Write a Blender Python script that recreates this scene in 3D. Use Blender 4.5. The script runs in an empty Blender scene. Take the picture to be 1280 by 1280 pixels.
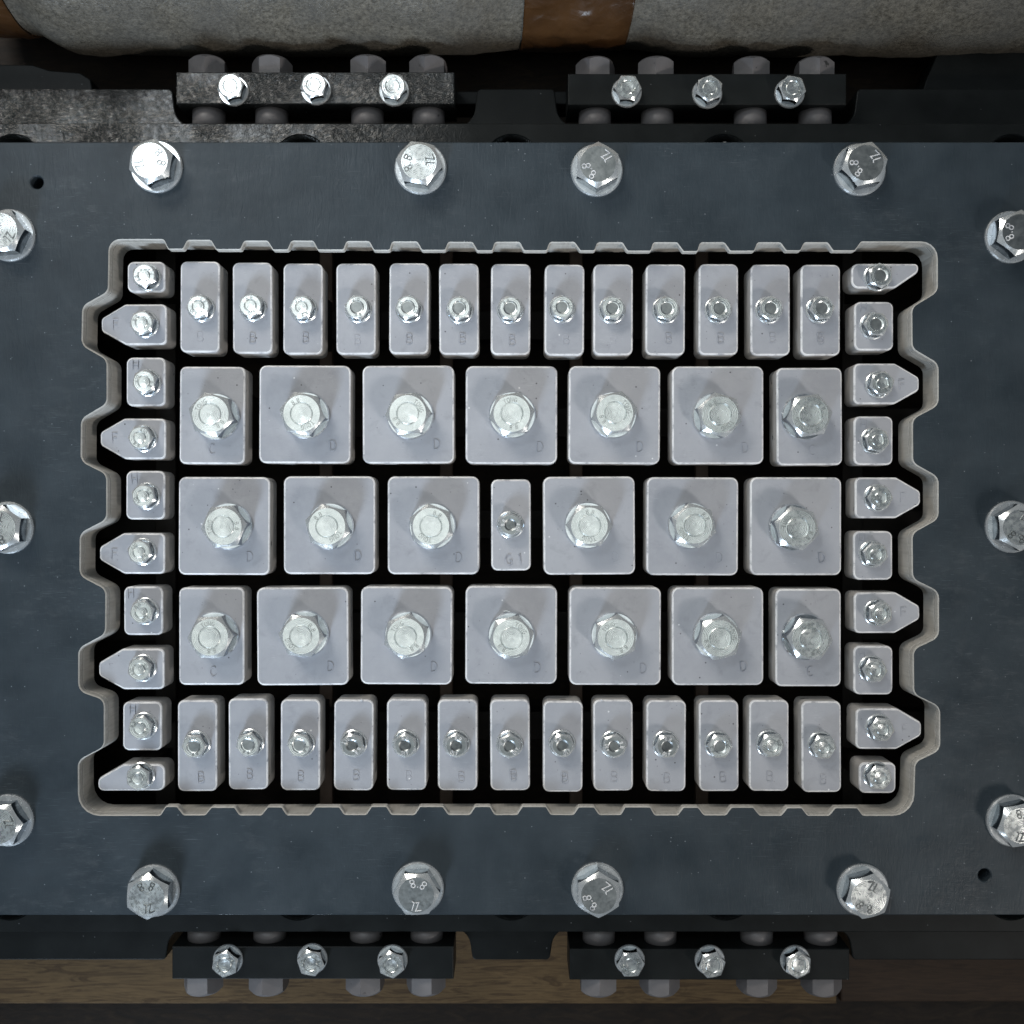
import bpy, bmesh, math, random
from mathutils import Vector, Matrix, noise

# ------------------------------------------------------------------ camera, world, lights
S = 0.0005            # metres per photograph pixel on the face of the top plate
DC = 1312.0           # camera height above that face, in the same pixel units
scene = bpy.context.scene
R = math.radians
rng = random.Random(7)

cd = bpy.data.cameras.new('camera'); cam = bpy.data.objects.new('camera', cd)
scene.collection.objects.link(cam)
cam.location = (0, 0, DC*S); cam.rotation_euler = (0, 0, 0)
cd.sensor_fit = 'HORIZONTAL'; cd.angle = 2*math.atan(640.0/DC)
cd.clip_start = 0.01; cd.clip_end = 50
cd.dof.use_dof = True; cd.dof.focus_distance = DC*S+0.004; cd.dof.aperture_fstop = 5.6
scene.camera = cam

w = bpy.data.worlds.new('World'); scene.world = w; w.use_nodes = True
bg = w.node_tree.nodes['Background']
bg.inputs[0].default_value = (0.80, 0.90, 1.0, 1); bg.inputs[1].default_value = 0.155

def area(name, loc, target, size, size_y, power, col, spread=180):
    d = bpy.data.lights.new(name, 'AREA'); d.shape = 'RECTANGLE'
    d.size = size; d.size_y = size_y; d.energy = power; d.color = col; d.spread = R(spread)
    o = bpy.data.objects.new(name, d); scene.collection.objects.link(o)
    o.location = loc
    o.rotation_euler = (Vector(target)-Vector(loc)).to_track_quat('-Z', 'Y').to_euler()
    return o
# the hall's pale ceiling lights, a roof window, a low window behind the photographer and a work lamp
area('ceiling_panel', (-0.30, 0.06, 2.3), (-0.30, 0.06, 0), 1.75, 1.5, 9.5, (0.94, 1.0, 0.97))
area('roof_window', (-0.84, 1.04, 2.0), (0, 0, 0), 0.42, 0.42, 9.0, (0.88, 0.95, 1.0))
area('low_window', (-0.62, -1.35, 0.74), (-0.12, 0.22, 0), 0.36, 0.36, 1.25, (0.70, 0.84, 1.0), 34)
area('work_lamp', (1.25, -1.15, 1.25), (0.04, 0.16, 0), 0.28, 0.28, 0.68, (1.0, 0.94, 0.88), 32)
area('far_hall_lamps', (-0.9, 1.5, 1.15), (-0.02, 0.0, 0), 0.9, 0.5, 1.9, (1.0, 0.94, 0.85), 44)

scene.view_settings.view_transform = 'Standard'
scene.view_settings.look = 'None'
scene.view_settings.exposure = -0.25
scene.view_settings.gamma = 1.0

# ------------------------------------------------------------------ materials
def mat(name, build):
    m = bpy.data.materials.new(name); m.use_nodes = True
    nt = m.node_tree; b = nt.nodes['Principled BSDF']
    build(nt, b); return m

def N(nt, t, **kw):
    n = nt.nodes.new(t)
    for k, v in kw.items():
        if k in n.inputs.keys(): n.inputs[k].default_value = v
        else: setattr(n, k, v)
    return n

def coords(nt, scale=(1, 1, 1), rand=True):
    """object coordinates shifted by a random amount per object, so copies do not repeat"""
    tc = N(nt, 'ShaderNodeTexCoord'); mp = N(nt, 'ShaderNodeMapping')
    mp.inputs['Scale'].default_value = scale
    if rand:
        oi = N(nt, 'ShaderNodeObjectInfo'); mu = N(nt, 'ShaderNodeMath', operation='MULTIPLY')
        mu.inputs[1].default_value = 3.7
        nt.links.new(oi.outputs['Random'], mu.inputs[0])
        ad = N(nt, 'ShaderNodeVectorMath', operation='ADD')
        nt.links.new(tc.outputs['Object'], ad.inputs[0]); nt.links.new(mu.outputs[0], ad.inputs[1])
        nt.links.new(ad.outputs[0], mp.inputs['Vector'])
    else:
        nt.links.new(tc.outputs['Object'], mp.inputs['Vector'])
    return mp.outputs[0]

def nz(nt, v, scale, detail=4, rough=0.55, dist=0.0):
    n = N(nt, 'ShaderNodeTexNoise', Scale=scale, Detail=detail, Roughness=rough, Distortion=dist)
    nt.links.new(v, n.inputs['Vector']); return n.outputs['Fac']

def ramp(nt, fac, stops):
    r = N(nt, 'ShaderNodeValToRGB'); e = r.color_ramp.elements
    while len(e) < len(stops): e.new(0.5)
    for el, (p, c) in zip(e, stops):
        el.position = p; el.color = c if len(c) == 4 else (*c, 1)
    nt.links.new(fac, r.inputs[0]); return r.outputs[0]

def g(v): return (v, v, v)

def mixc(nt, fac, a, b):
    m = N(nt, 'ShaderNodeMix', data_type='RGBA')
    for s, x in ((0, fac), (6, a), (7, b)):
        if isinstance(x, (int, float)): m.inputs[s].default_value = x
        elif isinstance(x, tuple): m.inputs[s].default_value = (*x, 1)
        else: nt.links.new(x, m.inputs[s])
    return m.outputs[2]

def bump(nt, b, hs, dist=0.0003):
    prev = None
    for h, st in hs:
        n = N(nt, 'ShaderNodeBump', Strength=st, Distance=dist)
        nt.links.new(h, n.inputs['Height'])
        if prev: nt.links.new(prev, n.inputs['Normal'])
        prev = n.outputs[0]
    nt.links.new(prev, b.inputs['Normal'])

def specks(nt, v, scale, size, keep):
    """sparse round specks: small cores of random voronoi cells"""
    vo = N(nt, 'ShaderNodeTexVoronoi', Scale=scale); nt.links.new(v, vo.inputs['Vector'])
    a = ramp(nt, vo.outputs['Distance'], [(0, g(1)), (size, g(1)), (size*1.5, g(0))])
    sp = N(nt, 'ShaderNodeSeparateColor'); nt.links.new(vo.outputs['Color'], sp.inputs[0])
    c = N(nt, 'ShaderNodeMath', operation='GREATER_THAN'); c.inputs[1].default_value = 1-keep
    nt.links.new(sp.outputs[0], c.inputs[0])
    mu = N(nt, 'ShaderNodeMath', operation='MULTIPLY')
    nt.links.new(a, mu.inputs[0]); nt.links.new(c.outputs[0], mu.inputs[1])
    return mu.outputs[0]

def scratches(nt, v, rot, sx, sy, scale, lo, hi):
    """thin drag marks: noise drawn out along one direction"""
    mp = N(nt, 'ShaderNodeMapping'); mp.inputs['Rotation'].default_value = (0, 0, rot); mp.inputs['Scale'].default_value = (sx, sy, 1)
    nt.links.new(v, mp.inputs['Vector'])
    return ramp(nt, nz(nt, mp.outputs[0], scale, 2, 0.5, 0.3), [(lo, g(0)), (hi, g(1))])
def mul(nt, a, b):
    m = N(nt, 'ShaderNodeMath', operation='MULTIPLY')
    for i, x in enumerate((a, b)):
        if isinstance(x, (int, float)): m.inputs[i].default_value = x
        else: nt.links.new(x, m.inputs[i])
    return m.outputs[0]
def m_plate(nt, b):
    v = coords(nt, rand=False)
    c = ramp(nt, nz(nt, v, 22, 7, 0.62), [(0.3, (0.021, 0.030, 0.038)), (0.7, (0.039, 0.052, 0.063))])
    wear = ramp(nt, nz(nt, v, 13, 5, 0.6, 0.6), [(0.47, g(0)), (0.68, g(1))])
    wear2 = ramp(nt, nz(nt, v, 9, 4, 0.6, 1.0), [(0.5, g(0)), (0.62, g(1))])
    scuff = ramp(nt, nz(nt, coords(nt, (1, 2.2, 1), False), 70, 6, 0.7, 0.5), [(0.50, g(0)), (0.80, g(0.6))])
    c = mixc(nt, mul(nt, scuff, wear2), c, (0.078, 0.088, 0.098))
    c = mixc(nt, mul(nt, mul(nt, scratches(nt, v, 0.05, 10, 260, 7, 0.62, 0.70), wear), 0.28), c, (0.15, 0.17, 0.19))
    c = mixc(nt, mul(nt, mul(nt, scratches(nt, v, 1.1, 16, 380, 7, 0.66, 0.72), wear2), 0.5), c, (0.15, 0.17, 0.19))
    c = mixc(nt, specks(nt, v, 240, 0.07, 0.20), c, (0.15, 0.17, 0.19))
    nt.links.new(c, b.inputs['Base Color'])
    nt.links.new(ramp(nt, nz(nt, v, 45, 5), [(0.3, g(0.32)), (0.75, g(0.56))]), b.inputs['Roughness'])
    b.inputs['Specular IOR Level'].default_value = 0.26
    peel = nz(nt, v, 480, 4, 0.6); brush = nz(nt, coords(nt, (1, 0.22, 1), False), 420, 3, 0.6, 0.8)
    big = nz(nt, v, 35, 4)
    bump(nt, b, [(mul(nt, peel, wear), 0.8), (brush, 0.6), (big, 0.3)])
MAT_PLATE = mat('dark_blue_grey_paint', m_plate)

def m_wrinkle(world_mask):
    def f(nt, b):
        v = coords(nt, rand=not world_mask)
        c = ramp(nt, nz(nt, v, 40, 6), [(0.3, (0.007, 0.0085, 0.009)), (0.75, (0.015, 0.0175, 0.018))])
        c = mixc(nt, specks(nt, v, 260, 0.06, 0.06), c, (0.2, 0.21, 0.22))
        nt.links.new(c, b.inputs['Base Color'])
        patch = ramp(nt, nz(nt, v, 16, 3), [(0.40, g(0.25)), (0.56, g(1))])
        if world_mask is True:        # wrinkled paint; this foam-side corner mask also paints in the window's sheen
            sx = N(nt, 'ShaderNodeSeparateXYZ'); nt.links.new(v, sx.inputs[0])
            mx = N(nt, 'ShaderNodeMapRange'); nt.links.new(sx.outputs[0], mx.inputs[0])
            for k, q in zip((1, 2, 3, 4), (-0.02, -0.14, 0.06, 1.0)): mx.inputs[k].default_value = q
            my = N(nt, 'ShaderNodeMapRange'); nt.links.new(sx.outputs[1], my.inputs[0])
            for k, q in zip((1, 2, 3, 4), (0.0, 0.2, 0.0, 1.0)): my.inputs[k].default_value = q
            m1 = N(nt, 'ShaderNodeMath', operation='MULTIPLY'); nt.links.new(mx.outputs[0], m1.inputs[0]); nt.links.new(my.outputs[0], m1.inputs[1])
            m2 = N(nt, 'ShaderNodeMath', operation='MULTIPLY'); nt.links.new(m1.outputs[0], m2.inputs[0]); nt.links.new(patch, m2.inputs[1])
            patch = m2.outputs[0]
        h = nz(nt, v, 150, 4, 0.6, 2.6)
        mu = N(nt, 'ShaderNodeMath', operation='MULTIPLY'); nt.links.new(h, mu.inputs[0])
        if world_mask is None: mu.inputs[1].default_value = 0.03; b.inputs['Roughness'].default_value = 0.42; b.inputs['Specular IOR Level'].default_value = 0.14
        else:
            nt.links.new(patch, mu.inputs[1])
            gl = m1.outputs[0] if world_mask else None
            if gl is not None:
                nt.links.new(ramp(nt, gl, [(0.1, g(0.42)), (0.8, g(0.24))]), b.inputs['Roughness'])
                nt.links.new(ramp(nt, gl, [(0.1, g(0.14)), (0.8, g(0.7))]), b.inputs['Specular IOR Level'])
            else: b.inputs['Roughness'].default_value = 0.24; b.inputs['Specular IOR Level'].default_value = 0.7
        bump(nt, b, [(mu.outputs[0], 0.9)], 0.0020)
    return f
MAT_BLACK = mat('satin_black_paint', m_wrinkle(None))
MAT_THICK = mat('wrinkled_black_paint', m_wrinkle(False))
MAT_WRINKLE = mat('frame_black_paint', m_wrinkle(True))

def m_wall(nt, b):
    v = coords(nt)
    c = ramp(nt, nz(nt, v, 60, 5), [(0.25, (0.43, 0.415, 0.38)), (0.75, (0.58, 0.565, 0.53))])
    st = ramp(nt, nz(nt, coords(nt, (60, 60, 6)), 9, 4), [(0.55, g(0)), (0.75, g(0.35))])
    c = mixc(nt, st, c, (0.20, 0.19, 0.17))
    lines = nz(nt, coords(nt, (1, 1, 0.04)), 620, 3, 0.7)
    c = mixc(nt, ramp(nt, lines, [(0.35, g(0.18)), (0.6, g(0))]), c, (0.20, 0.19, 0.165))
    nt.links.new(c, b.inputs['Base Color']); b.inputs['Roughness'].default_value = 0.5
    bump(nt, b, [(nz(nt, v, 500, 3), 0.2), (lines, 0.35)])
MAT_WALL = mat('bare_cut_steel', m_wall)

def m_block(nt, b):
    v = coords(nt)
    oi = N(nt, 'ShaderNodeObjectInfo')
    tone = ramp(nt, oi.outputs['Random'], [(0, (0.295, 0.308, 0.345)), (1, (0.345, 0.356, 0.390))])
    c = mixc(nt, ramp(nt, nz(nt, v, 60, 8, 0.7), [(0.3, g(0)), (0.75, g(0.7))]), tone, (0.405, 0.417, 0.447))
    sm = ramp(nt, nz(nt, v, 85, 6, 0.7, 0.5), [(0.55, g(0)), (0.75, g(0.42))])
    c = mixc(nt, sm, c, (0.20, 0.21, 0.235))
    w1 = ramp(nt, nz(nt, v, 40, 3), [(0.5, g(0)), (0.62, g(0.5))])
    c = mixc(nt, mul(nt, scratches(nt, v, 0.5, 30, 700, 7, 0.66, 0.72), w1), c, (0.62, 0.63, 0.65))
    c = mixc(nt, mul(nt, scratches(nt, v, -0.9, 30, 620, 7, 0.68, 0.73), w1), c, (0.17, 0.175, 0.19))
    c = mixc(nt, specks(nt, v, 250, 0.10, 0.10), c, (0.09, 0.09, 0.10))
    c = mixc(nt, specks(nt, v, 330, 0.10, 0.10), c, (0.22, 0.225, 0.245))
    c = mixc(nt, specks(nt, v, 190, 0.085, 0.05), c, (0.68, 0.69, 0.71))
    nt.links.new(c, b.inputs['Base Color'])
    nt.links.new(ramp(nt, nz(nt, v, 90, 4), [(0.3, g(0.40)), (0.7, g(0.60))]), b.inputs['Roughness'])
    bump(nt, b, [(nz(nt, v, 900, 4, 0.6), 0.22), (nz(nt, v, 90, 3), 0.12)])
MAT_BLOCK = mat('pale_grey_paint', m_block)

def m_edge(nt, b):
    v = coords(nt)
    c = ramp(nt, nz(nt, v, 130, 5, 0.7), [(0.33, (0.34, 0.35, 0.38)), (0.47, (0.66, 0.66, 0.67)), (0.7, (0.84, 0.84, 0.84))])
    nt.links.new(c, b.inputs['Base Color']); b.inputs['Roughness'].default_value = 0.45
    bump(nt, b, [(nz(nt, v, 500, 3), 0.2)])
MAT_EDGE = mat('worn_lit_edge', m_edge)  # rim wear, plus the light caught by bevels and raised stamps, as colour

def m_side(nt, b):
    v = coords(nt)
    c = ramp(nt, nz(nt, v, 60, 5), [(0.25, (0.34, 0.33, 0.32)), (0.75, (0.48, 0.47, 0.455))])
    ch = ramp(nt, nz(nt, v, 130, 4), [(0.66, g(0)), (0.70, g(1))])
    c = mixc(nt, ch, c, (0.10, 0.10, 0.10))
    nt.links.new(c, b.inputs['Base Color']); b.inputs['Roughness'].default_value = 0.55
    bump(nt, b, [(nz(nt, v, 400, 3), 0.2)])
MAT_SIDE = mat('worn_grey_side', m_side)

def m_letter(nt, b):
    v = coords(nt)
    c = ramp(nt, nz(nt, v, 330, 3), [(0.34, (0.26, 0.27, 0.30)), (0.50, (0.40, 0.41, 0.45))])
    nt.links.new(c, b.inputs['Base Color']); b.inputs['Roughness'].default_value = 0.6
MAT_LETTER = mat('stamped_mark', m_letter)

def m_zinc(lo, hi, r0, r1, bs=0.07, mt=1.0):
    def f(nt, b):
        v = coords(nt)
        c = ramp(nt, nz(nt, v, 160, 5, 0.65), [(0.3, lo), (0.72, hi)])
        nt.links.new(c, b.inputs['Base Color'])
        b.inputs['Metallic'].default_value = mt
        nt.links.new(ramp(nt, nz(nt, v, 420, 4), [(0.3, g(r0)), (0.7, g(r1))]), b.inputs['Roughness'])
        bump(nt, b, [(nz(nt, v, 700, 3, 0.6), bs), (nz(nt, v, 170, 3), bs)], 0.0002)
    return f
MAT_ZINC = mat('zinc_plating', m_zinc((0.78, 0.82, 0.83), (0.93, 0.95, 0.95), 0.16, 0.30, 0.05, 0.74))
MAT_DULL = mat('dull_zinc', m_zinc((0.30, 0.32, 0.32), (0.52, 0.54, 0.53), 0.24, 0.40))
MAT_WASH = mat('bright_washer_zinc', m_zinc((0.66, 0.70, 0.72), (0.92, 0.94, 0.95), 0.18, 0.30, 0.05, 0.72))

def m_steel(nt, b):
    v = coords(nt)
    c = ramp(nt, nz(nt, v, 40, 5), [(0.3, (0.006, 0.005, 0.004)), (0.75, (0.026, 0.019, 0.015))])
    nt.links.new(c, b.inputs['Base Color']); b.inputs['Roughness'].default_value = 0.65
MAT_STEEL = mat('dark_mill_steel', m_steel)
def m_rib(nt, b):
    nt.links.new(ramp(nt, nz(nt, coords(nt), 50, 5), [(0.3, (0.16, 0.11, 0.085)), (0.75, (0.30, 0.22, 0.175))]), b.inputs['Base Color'])
    b.inputs['Roughness'].default_value = 0.6
MAT_RIB = mat('brown_primer', m_rib)

def m_foam(nt, b):
    v = coords(nt)
    c = ramp(nt, nz(nt, v, 330, 8, 0.8), [(0.36, (0.042, 0.037, 0.028)), (0.66, (0.190, 0.170, 0.135))])
    c = mixc(nt, ramp(nt, nz(nt, v, 30, 4), [(0.35, g(0.45)), (0.65, g(0))]), c, (0.10, 0.097, 0.09))
    nt.links.new(c, b.inputs['Base Color'])
    nt.links.new(ramp(nt, nz(nt, v, 600, 4), [(0.3, g(0.3)), (0.7, g(0.7))]), b.inputs['Roughness'])
    vo = N(nt, 'ShaderNodeTexVoronoi', Scale=650.0); nt.links.new(v, vo.inputs['Vector'])
    bump(nt, b, [(vo.outputs['Distance'], 0.3), (nz(nt, v, 300, 5, 0.7), 0.45)], 0.0007)
MAT_FOAM = mat('grey_packing_foam', m_foam)

def m_tape(nt, b):
    v = coords(nt)
    c = ramp(nt, nz(nt, v, 40, 5), [(0.3, (0.042, 0.019, 0.007)), (0.75, (0.080, 0.038, 0.014))])
    nt.links.new(c, b.inputs['Base Color']); b.inputs['Roughness'].default_value = 0.34
    h = nz(nt, v, 46, 3, 0.5, 1.8)
    cr = scratches(nt, v, 0.7, 1, 3.2, 26, 0.44, 0.54); cr2 = scratches(nt, v, -0.5, 1, 3.5, 30, 0.46, 0.56)
    bump(nt, b, [(h, 0.6), (cr, 0.45), (cr2, 0.4)], 0.0012)
MAT_TAPE = mat('brown_packing_tape', m_tape)

def m_wood(a, c2):
    def f(nt, b):
        v = coords(nt, (1, 9, 9))
        wv = nz(nt, v, 14, 6, 0.6, 2.5)
        c = ramp(nt, wv, [(0.25, a), (0.5, c2), (0.62, a), (0.8, c2)])
        c = mixc(nt, ramp(nt, nz(nt, coords(nt, (20, 400, 20)), 3, 3), [(0.45, g(0)), (0.7, g(0.5))]), c, tuple(x*0.5 for x in a))
        nt.links.new(c, b.inputs['Base Color']); b.inputs['Roughness'].default_value = 0.7
        bump(nt, b, [(wv, 0.3)])
    return f
MAT_WOOD = mat('pale_pine_wood', m_wood((0.080, 0.044, 0.016), (0.19, 0.120, 0.052)))
MAT_WOOD_DARK = mat('brown_wood', m_wood((0.030, 0.015, 0.007), (0.052, 0.028, 0.014)))

def m_osb(nt, b):
    v = coords(nt, (1, 1, 1), False)
    mp = N(nt, 'ShaderNodeMapping'); mp.inputs['Scale'].default_value = (1, 3.5, 1); mp.inputs['Rotation'].default_value = (0, 0, 0.5)
    nt.links.new(v, mp.inputs['Vector'])
    n1 = nz(nt, mp.outputs[0], 38, 7, 0.65, 2.0)
    c = ramp(nt, n1, [(0.3, (0.006, 0.0035, 0.002)), (0.5, (0.016, 0.009, 0.005)), (0.72, (0.034, 0.021, 0.011))])
    nt.links.new(c, b.inputs['Base Color']); b.inputs['Roughness'].default_value = 0.75
    bump(nt, b, [(n1, 0.5)], 0.001)
MAT_OSB = mat('strand_board', m_osb)

# ------------------------------------------------------------------ helpers
col = scene.collection
def P(px, py, z):
    """photograph pixel -> point (pixel units) on the level z; a thing's own level is known from what it stands on"""
    k = (DC - z)/DC
    return Vector(((px-640)*k, (640-py)*k, z))

def tag(o, label, cat, group=None):
    o['label'] = label; o['category'] = cat
    if group: o['group'] = group
    return o

def thing(name, loc, rz=0.0):
    o = bpy.data.objects.new(name, None); col.objects.link(o)
    o.empty_display_size = 0.005
    o.location = Vector(loc)*S; o.rotation_euler = (0, 0, rz); return o

def obj(name, me, parent=None, loc=(0, 0, 0), rot=(0, 0, 0)):
    o = bpy.data.objects.new(name, me); col.objects.link(o)
    o.parent = parent; o.location = Vector(loc)*S; o.rotation_euler = rot
    return o

def mesh(name, verts, faces, mats, idx=None, smooth=None):
    me = bpy.data.meshes.new(name)
    me.from_pydata([(x*S, y*S, z*S) for x, y, z in verts], [], faces)
    for m in mats: me.materials.append(m)
    if idx: me.polygons.foreach_set('material_index', idx)
    if smooth: me.polygons.foreach_set('use_smooth', smooth)
    me.update(); return me

def round_poly(pts, rad, seg=4):
    """round the corners of a closed polygon; rad a number or one per corner"""
    out = []; n = len(pts)
    for i in range(n):
        r = rad[i] if isinstance(rad, (list, tuple)) else rad
        p = Vector(pts[i][:2]); a = Vector(pts[i-1][:2])-p; b = Vector(pts[(i+1) % n][:2])-p
        la, lb = a.length, b.length; a.normalize(); b.normalize()
        ang = a.angle(b)
        if r <= 0 or ang > 3.1: out.append(tuple(p)); continue
        t = min(r/math.tan(ang/2), la*0.49, lb*0.49); rr = t*math.tan(ang/2)
        c = p + (a+b).normalized()*(rr/math.sin(ang/2))
        s = p+a*t-c; e = p+b*t-c
        a0 = math.atan2(s.y, s.x); a1 = math.atan2(e.y, e.x); d = (a1-a0+math.pi) % (2*math.pi)-math.pi
        for k in range(seg+1):
            th = a0+d*k/seg; out.append((c.x+rr*math.cos(th), c.y+rr*math.sin(th)))
    return out

def inset(poly, d):
    n = len(poly); out = []
    for i in range(n):
        p = Vector(poly[i]); a = p-Vector(poly[i-1]); b = Vector(poly[(i+1) % n])-p
        na = Vector((-a.y, a.x)).normalized(); nb = Vector((-b.y, b.x)).normalized()
        m = (na+nb); m = m/max(m.length_squared/2, 0.3)
        out.append(tuple(p+m*d))
    return out

def loft(name, rings, mats, idx, cap_top=0, cap_bottom=0, smooth=False):
    """rings: list of equal-length loops (x,y,z), counter-clockwise, bottom to top; idx: material per band"""
    n = len(rings[0]); v = [p for r in rings for p in r]; f = []; mi = []
    for k in range(len(rings)-1):
        for i in range(n):
            j = (i+1) % n
            f.append((k*n+i, k*n+j, (k+1)*n+j, (k+1)*n+i)); mi.append(idx[k])
    sm = [smooth]*len(f)
    f.append(tuple(range((len(rings)-1)*n, len(rings)*n))); mi.append(cap_top); sm.append(False)
    f.append(tuple(reversed(range(n)))); mi.append(cap_bottom); sm.append(False)
    return mesh(name, v, f, mats, mi, sm)

def ccw(poly):
    a = sum(poly[i-1][0]*poly[i][1]-poly[i][0]*poly[i-1][1] for i in range(len(poly)))
    return poly if a > 0 else list(reversed(poly))

def prism(name, poly, z0, z1, ch, mats):
    """prism with a bevelled upper rim: mats = (top, rim, side)"""
    poly = ccw(poly)
    rings = [[(x, y, z0) for x, y in poly], [(x, y, z1-ch) for x, y in poly],
             [(x, y, z1-ch*0.35) for x, y in inset(poly, ch*0.25)], [(x, y, z1) for x, y in inset(poly, ch)]]
    return loft(name, rings, mats, [2, 1, 1], 0, 2)

def boxm(name, x0, x1, y0, y1, z0, z1, m, ch=1.2):
    return prism(name, [(x0, y0), (x1, y0), (x1, y1), (x0, y1)], z0, z1, ch, (m, m, m))

def plate(name, outer, holes, z0, z1, bev, mats, dark=()):
    """plate with holes and bevelled rims, from a filled curve; mats = (flat, rim, side)"""
    cu = bpy.data.curves.new(name, 'CURVE'); cu.dimensions = '2D'; cu.fill_mode = 'BOTH'
    for loop in [outer]+holes:
        sp = cu.splines.new('POLY'); sp.points.add(len(loop)-1)
        for p, q in zip(sp.points, loop): p.co = (q[0], q[1], 0, 1)
        sp.use_cyclic_u = True
    cu.extrude = (z1-z0)/2-bev; cu.bevel_depth = bev; cu.bevel_resolution = 0; cu.offset = -bev
    o = bpy.data.objects.new(name, cu); col.objects.link(o)
    me = bpy.data.meshes.new_from_object(o.evaluated_get(bpy.context.evaluated_depsgraph_get()))
    bpy.data.objects.remove(o); bpy.data.curves.remove(cu)
    me.materials.clear()
    for m in mats: me.materials.append(m)
    zc = (z0+z1)/2
    for v in me.vertices: v.co = (v.co.x*S, v.co.y*S, (v.co.z+zc)*S)
    me.update()
    for p in me.polygons:
        az = abs(p.normal.z); p.material_index = 0 if az > 0.95 or any((p.center.x/S-a)**2+(p.center.y/S-b)**2 < 150 for a, b in dark) or (dark and (abs(p.center.x/S) > 700 or p.center.y/S > 455 or p.center.y/S < -495)) else (2 if az < 0.15 else 1); p.use_smooth = False  # pin hole walls take the dark face paint, the holes' shade put into colour
    return me

def circle(cx, cy, r, n=32): return [(cx+r*math.cos(2*math.pi*k/n), cy+r*math.sin(2*math.pi*k/n)) for k in range(n)]

# ---- stroke lettering
def arc(cx, cy, rx, ry, a0, a1, n=10): return [(cx+rx*math.cos(R(a0+(a1-a0)*k/n)), cy+ry*math.sin(R(a0+(a1-a0)*k/n))) for k in range(n+1)]
GL = {
 'B': [[(0, 0), (0, 1), (.3, 1)]+arc(.3, .76, .24, .24, 80, -80)+[(.05, .52)], arc(.3, .26, .28, .26, 85, -90)+[(.06, 0)]],
 'C': [arc(.32, .5, .32, .5, 50, 310, 16)],
 'D': [[(0, 0), (0, 1), (.2, 1)]+arc(.2, .5, .38, .5, 85, -85, 14)+[(.06, 0)]],
 'F': [[(0, 0), (0, 1), (.55, 1)], [(.08, .52), (.45, .52)]],
 'H': [[(0, 0), (0, 1)], [(.55, 0), (.55, 1)], [(.08, .5), (.48, .5)]],
 'G': [arc(.32, .5, .32, .5, 55, 340, 16)+[(.62, .46), (.38, .46)]],
 '1': [[(.12, .8), (.28, 1), (.28, 0)]],
 '8': [arc(.28, .76, .22, .23, 90, 440, 14), arc(.28, .26, .28, .25, 90, 440, 14)],
 '.': [[(.1, 0), (.1, .13)]],
 'Z': [[(0, 1), (.55, 1), (0, 0), (.58, 0)]],
 'L': [[(0, 1), (0, 0), (.5, 0)]],
 'T': [[(.3, 0), (.3, .92)], [(0, 1), (.6, 1)]],
 'O': [arc(.3, .5, .3, .5, 0, 350, 18)],
 'N': [[(0, 0), (0, 1), (.55, 0), (.55, 1)]],
 '4': [[(.42, 0), (.42, 1), (0, .32), (.36, .32)]],
 '0': [arc(.28, .5, .28, .5, 0, 350, 18)],
}
def ribbon(pts, wd, z, h, V, F):
    n = len(pts); L = []; Rr = []
    for i in range(n):
        p = Vector(pts[i])
        d = (Vector(pts[min(i+1, n-1)])-p).normalized() if i < n-1 else Vector((0, 0))
        e = (p-Vector(pts[i-1])).normalized() if i > 0 else Vector((0, 0))
        t = d+e
        if t.length < 0.2: t = d if d.length else e
        t.normalize(); nn = Vector((-t.y, t.x))
        k = 1/max(0.5, abs(nn.dot(Vector((-e.y, e.x))))) if i > 0 and i < n-1 else 1
        L.append(p+nn*wd/2*k); Rr.append(p-nn*wd/2*k)
    b0 = len(V)
    for l, r in zip(L, Rr):
        lc = l*0.82+r*0.18; rc = r*0.82+l*0.18
        V += [(l.x, l.y, z-0.4), (lc.x, lc.y, z+h), (rc.x, rc.y, z+h), (r.x, r.y, z-0.4)]
    for i in range(n-1):
        a = b0+4*i; c = a+4
        F += [(a, a+1, c+1, c), (a+1, a+2, c+2, c+1), (a+2, a+3, c+3, c+2)]
    F += [(b0, b0+3, b0+2, b0+1), tuple(b0+4*(n-1)+k for k in (0, 1, 2, 3))]
def letters(name, text, height, wd, h, mat_, xf=None, gap=0.28):
    """one mesh for a stamped word, centred at the origin; xf maps (x,y) to its place"""
    V = []; F = []; xs = []; x = 0
    for ch in text:
        wch = {'.': .2, '1': .4}.get(ch, .6); xs.append(x); x += wch+gap
    tot = x-gap; zz = 0
    for ch, x0 in zip(text, xs):
        for st in GL[ch]:
            pts = [((x0+px-tot/2)*height, (py-.5)*height) for px, py in st]
            if xf: pts = [xf(*p) for p in pts]
            ribbon(pts, wd, zz, h, V, F); zz += 0.02
    return mesh(name, V, F, [mat_])
def ring_xf(r, a0):
    def f(x, y):
        a = a0-x/r; return ((r+y)*math.cos(a), (r+y)*math.sin(a))
    return f

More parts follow.
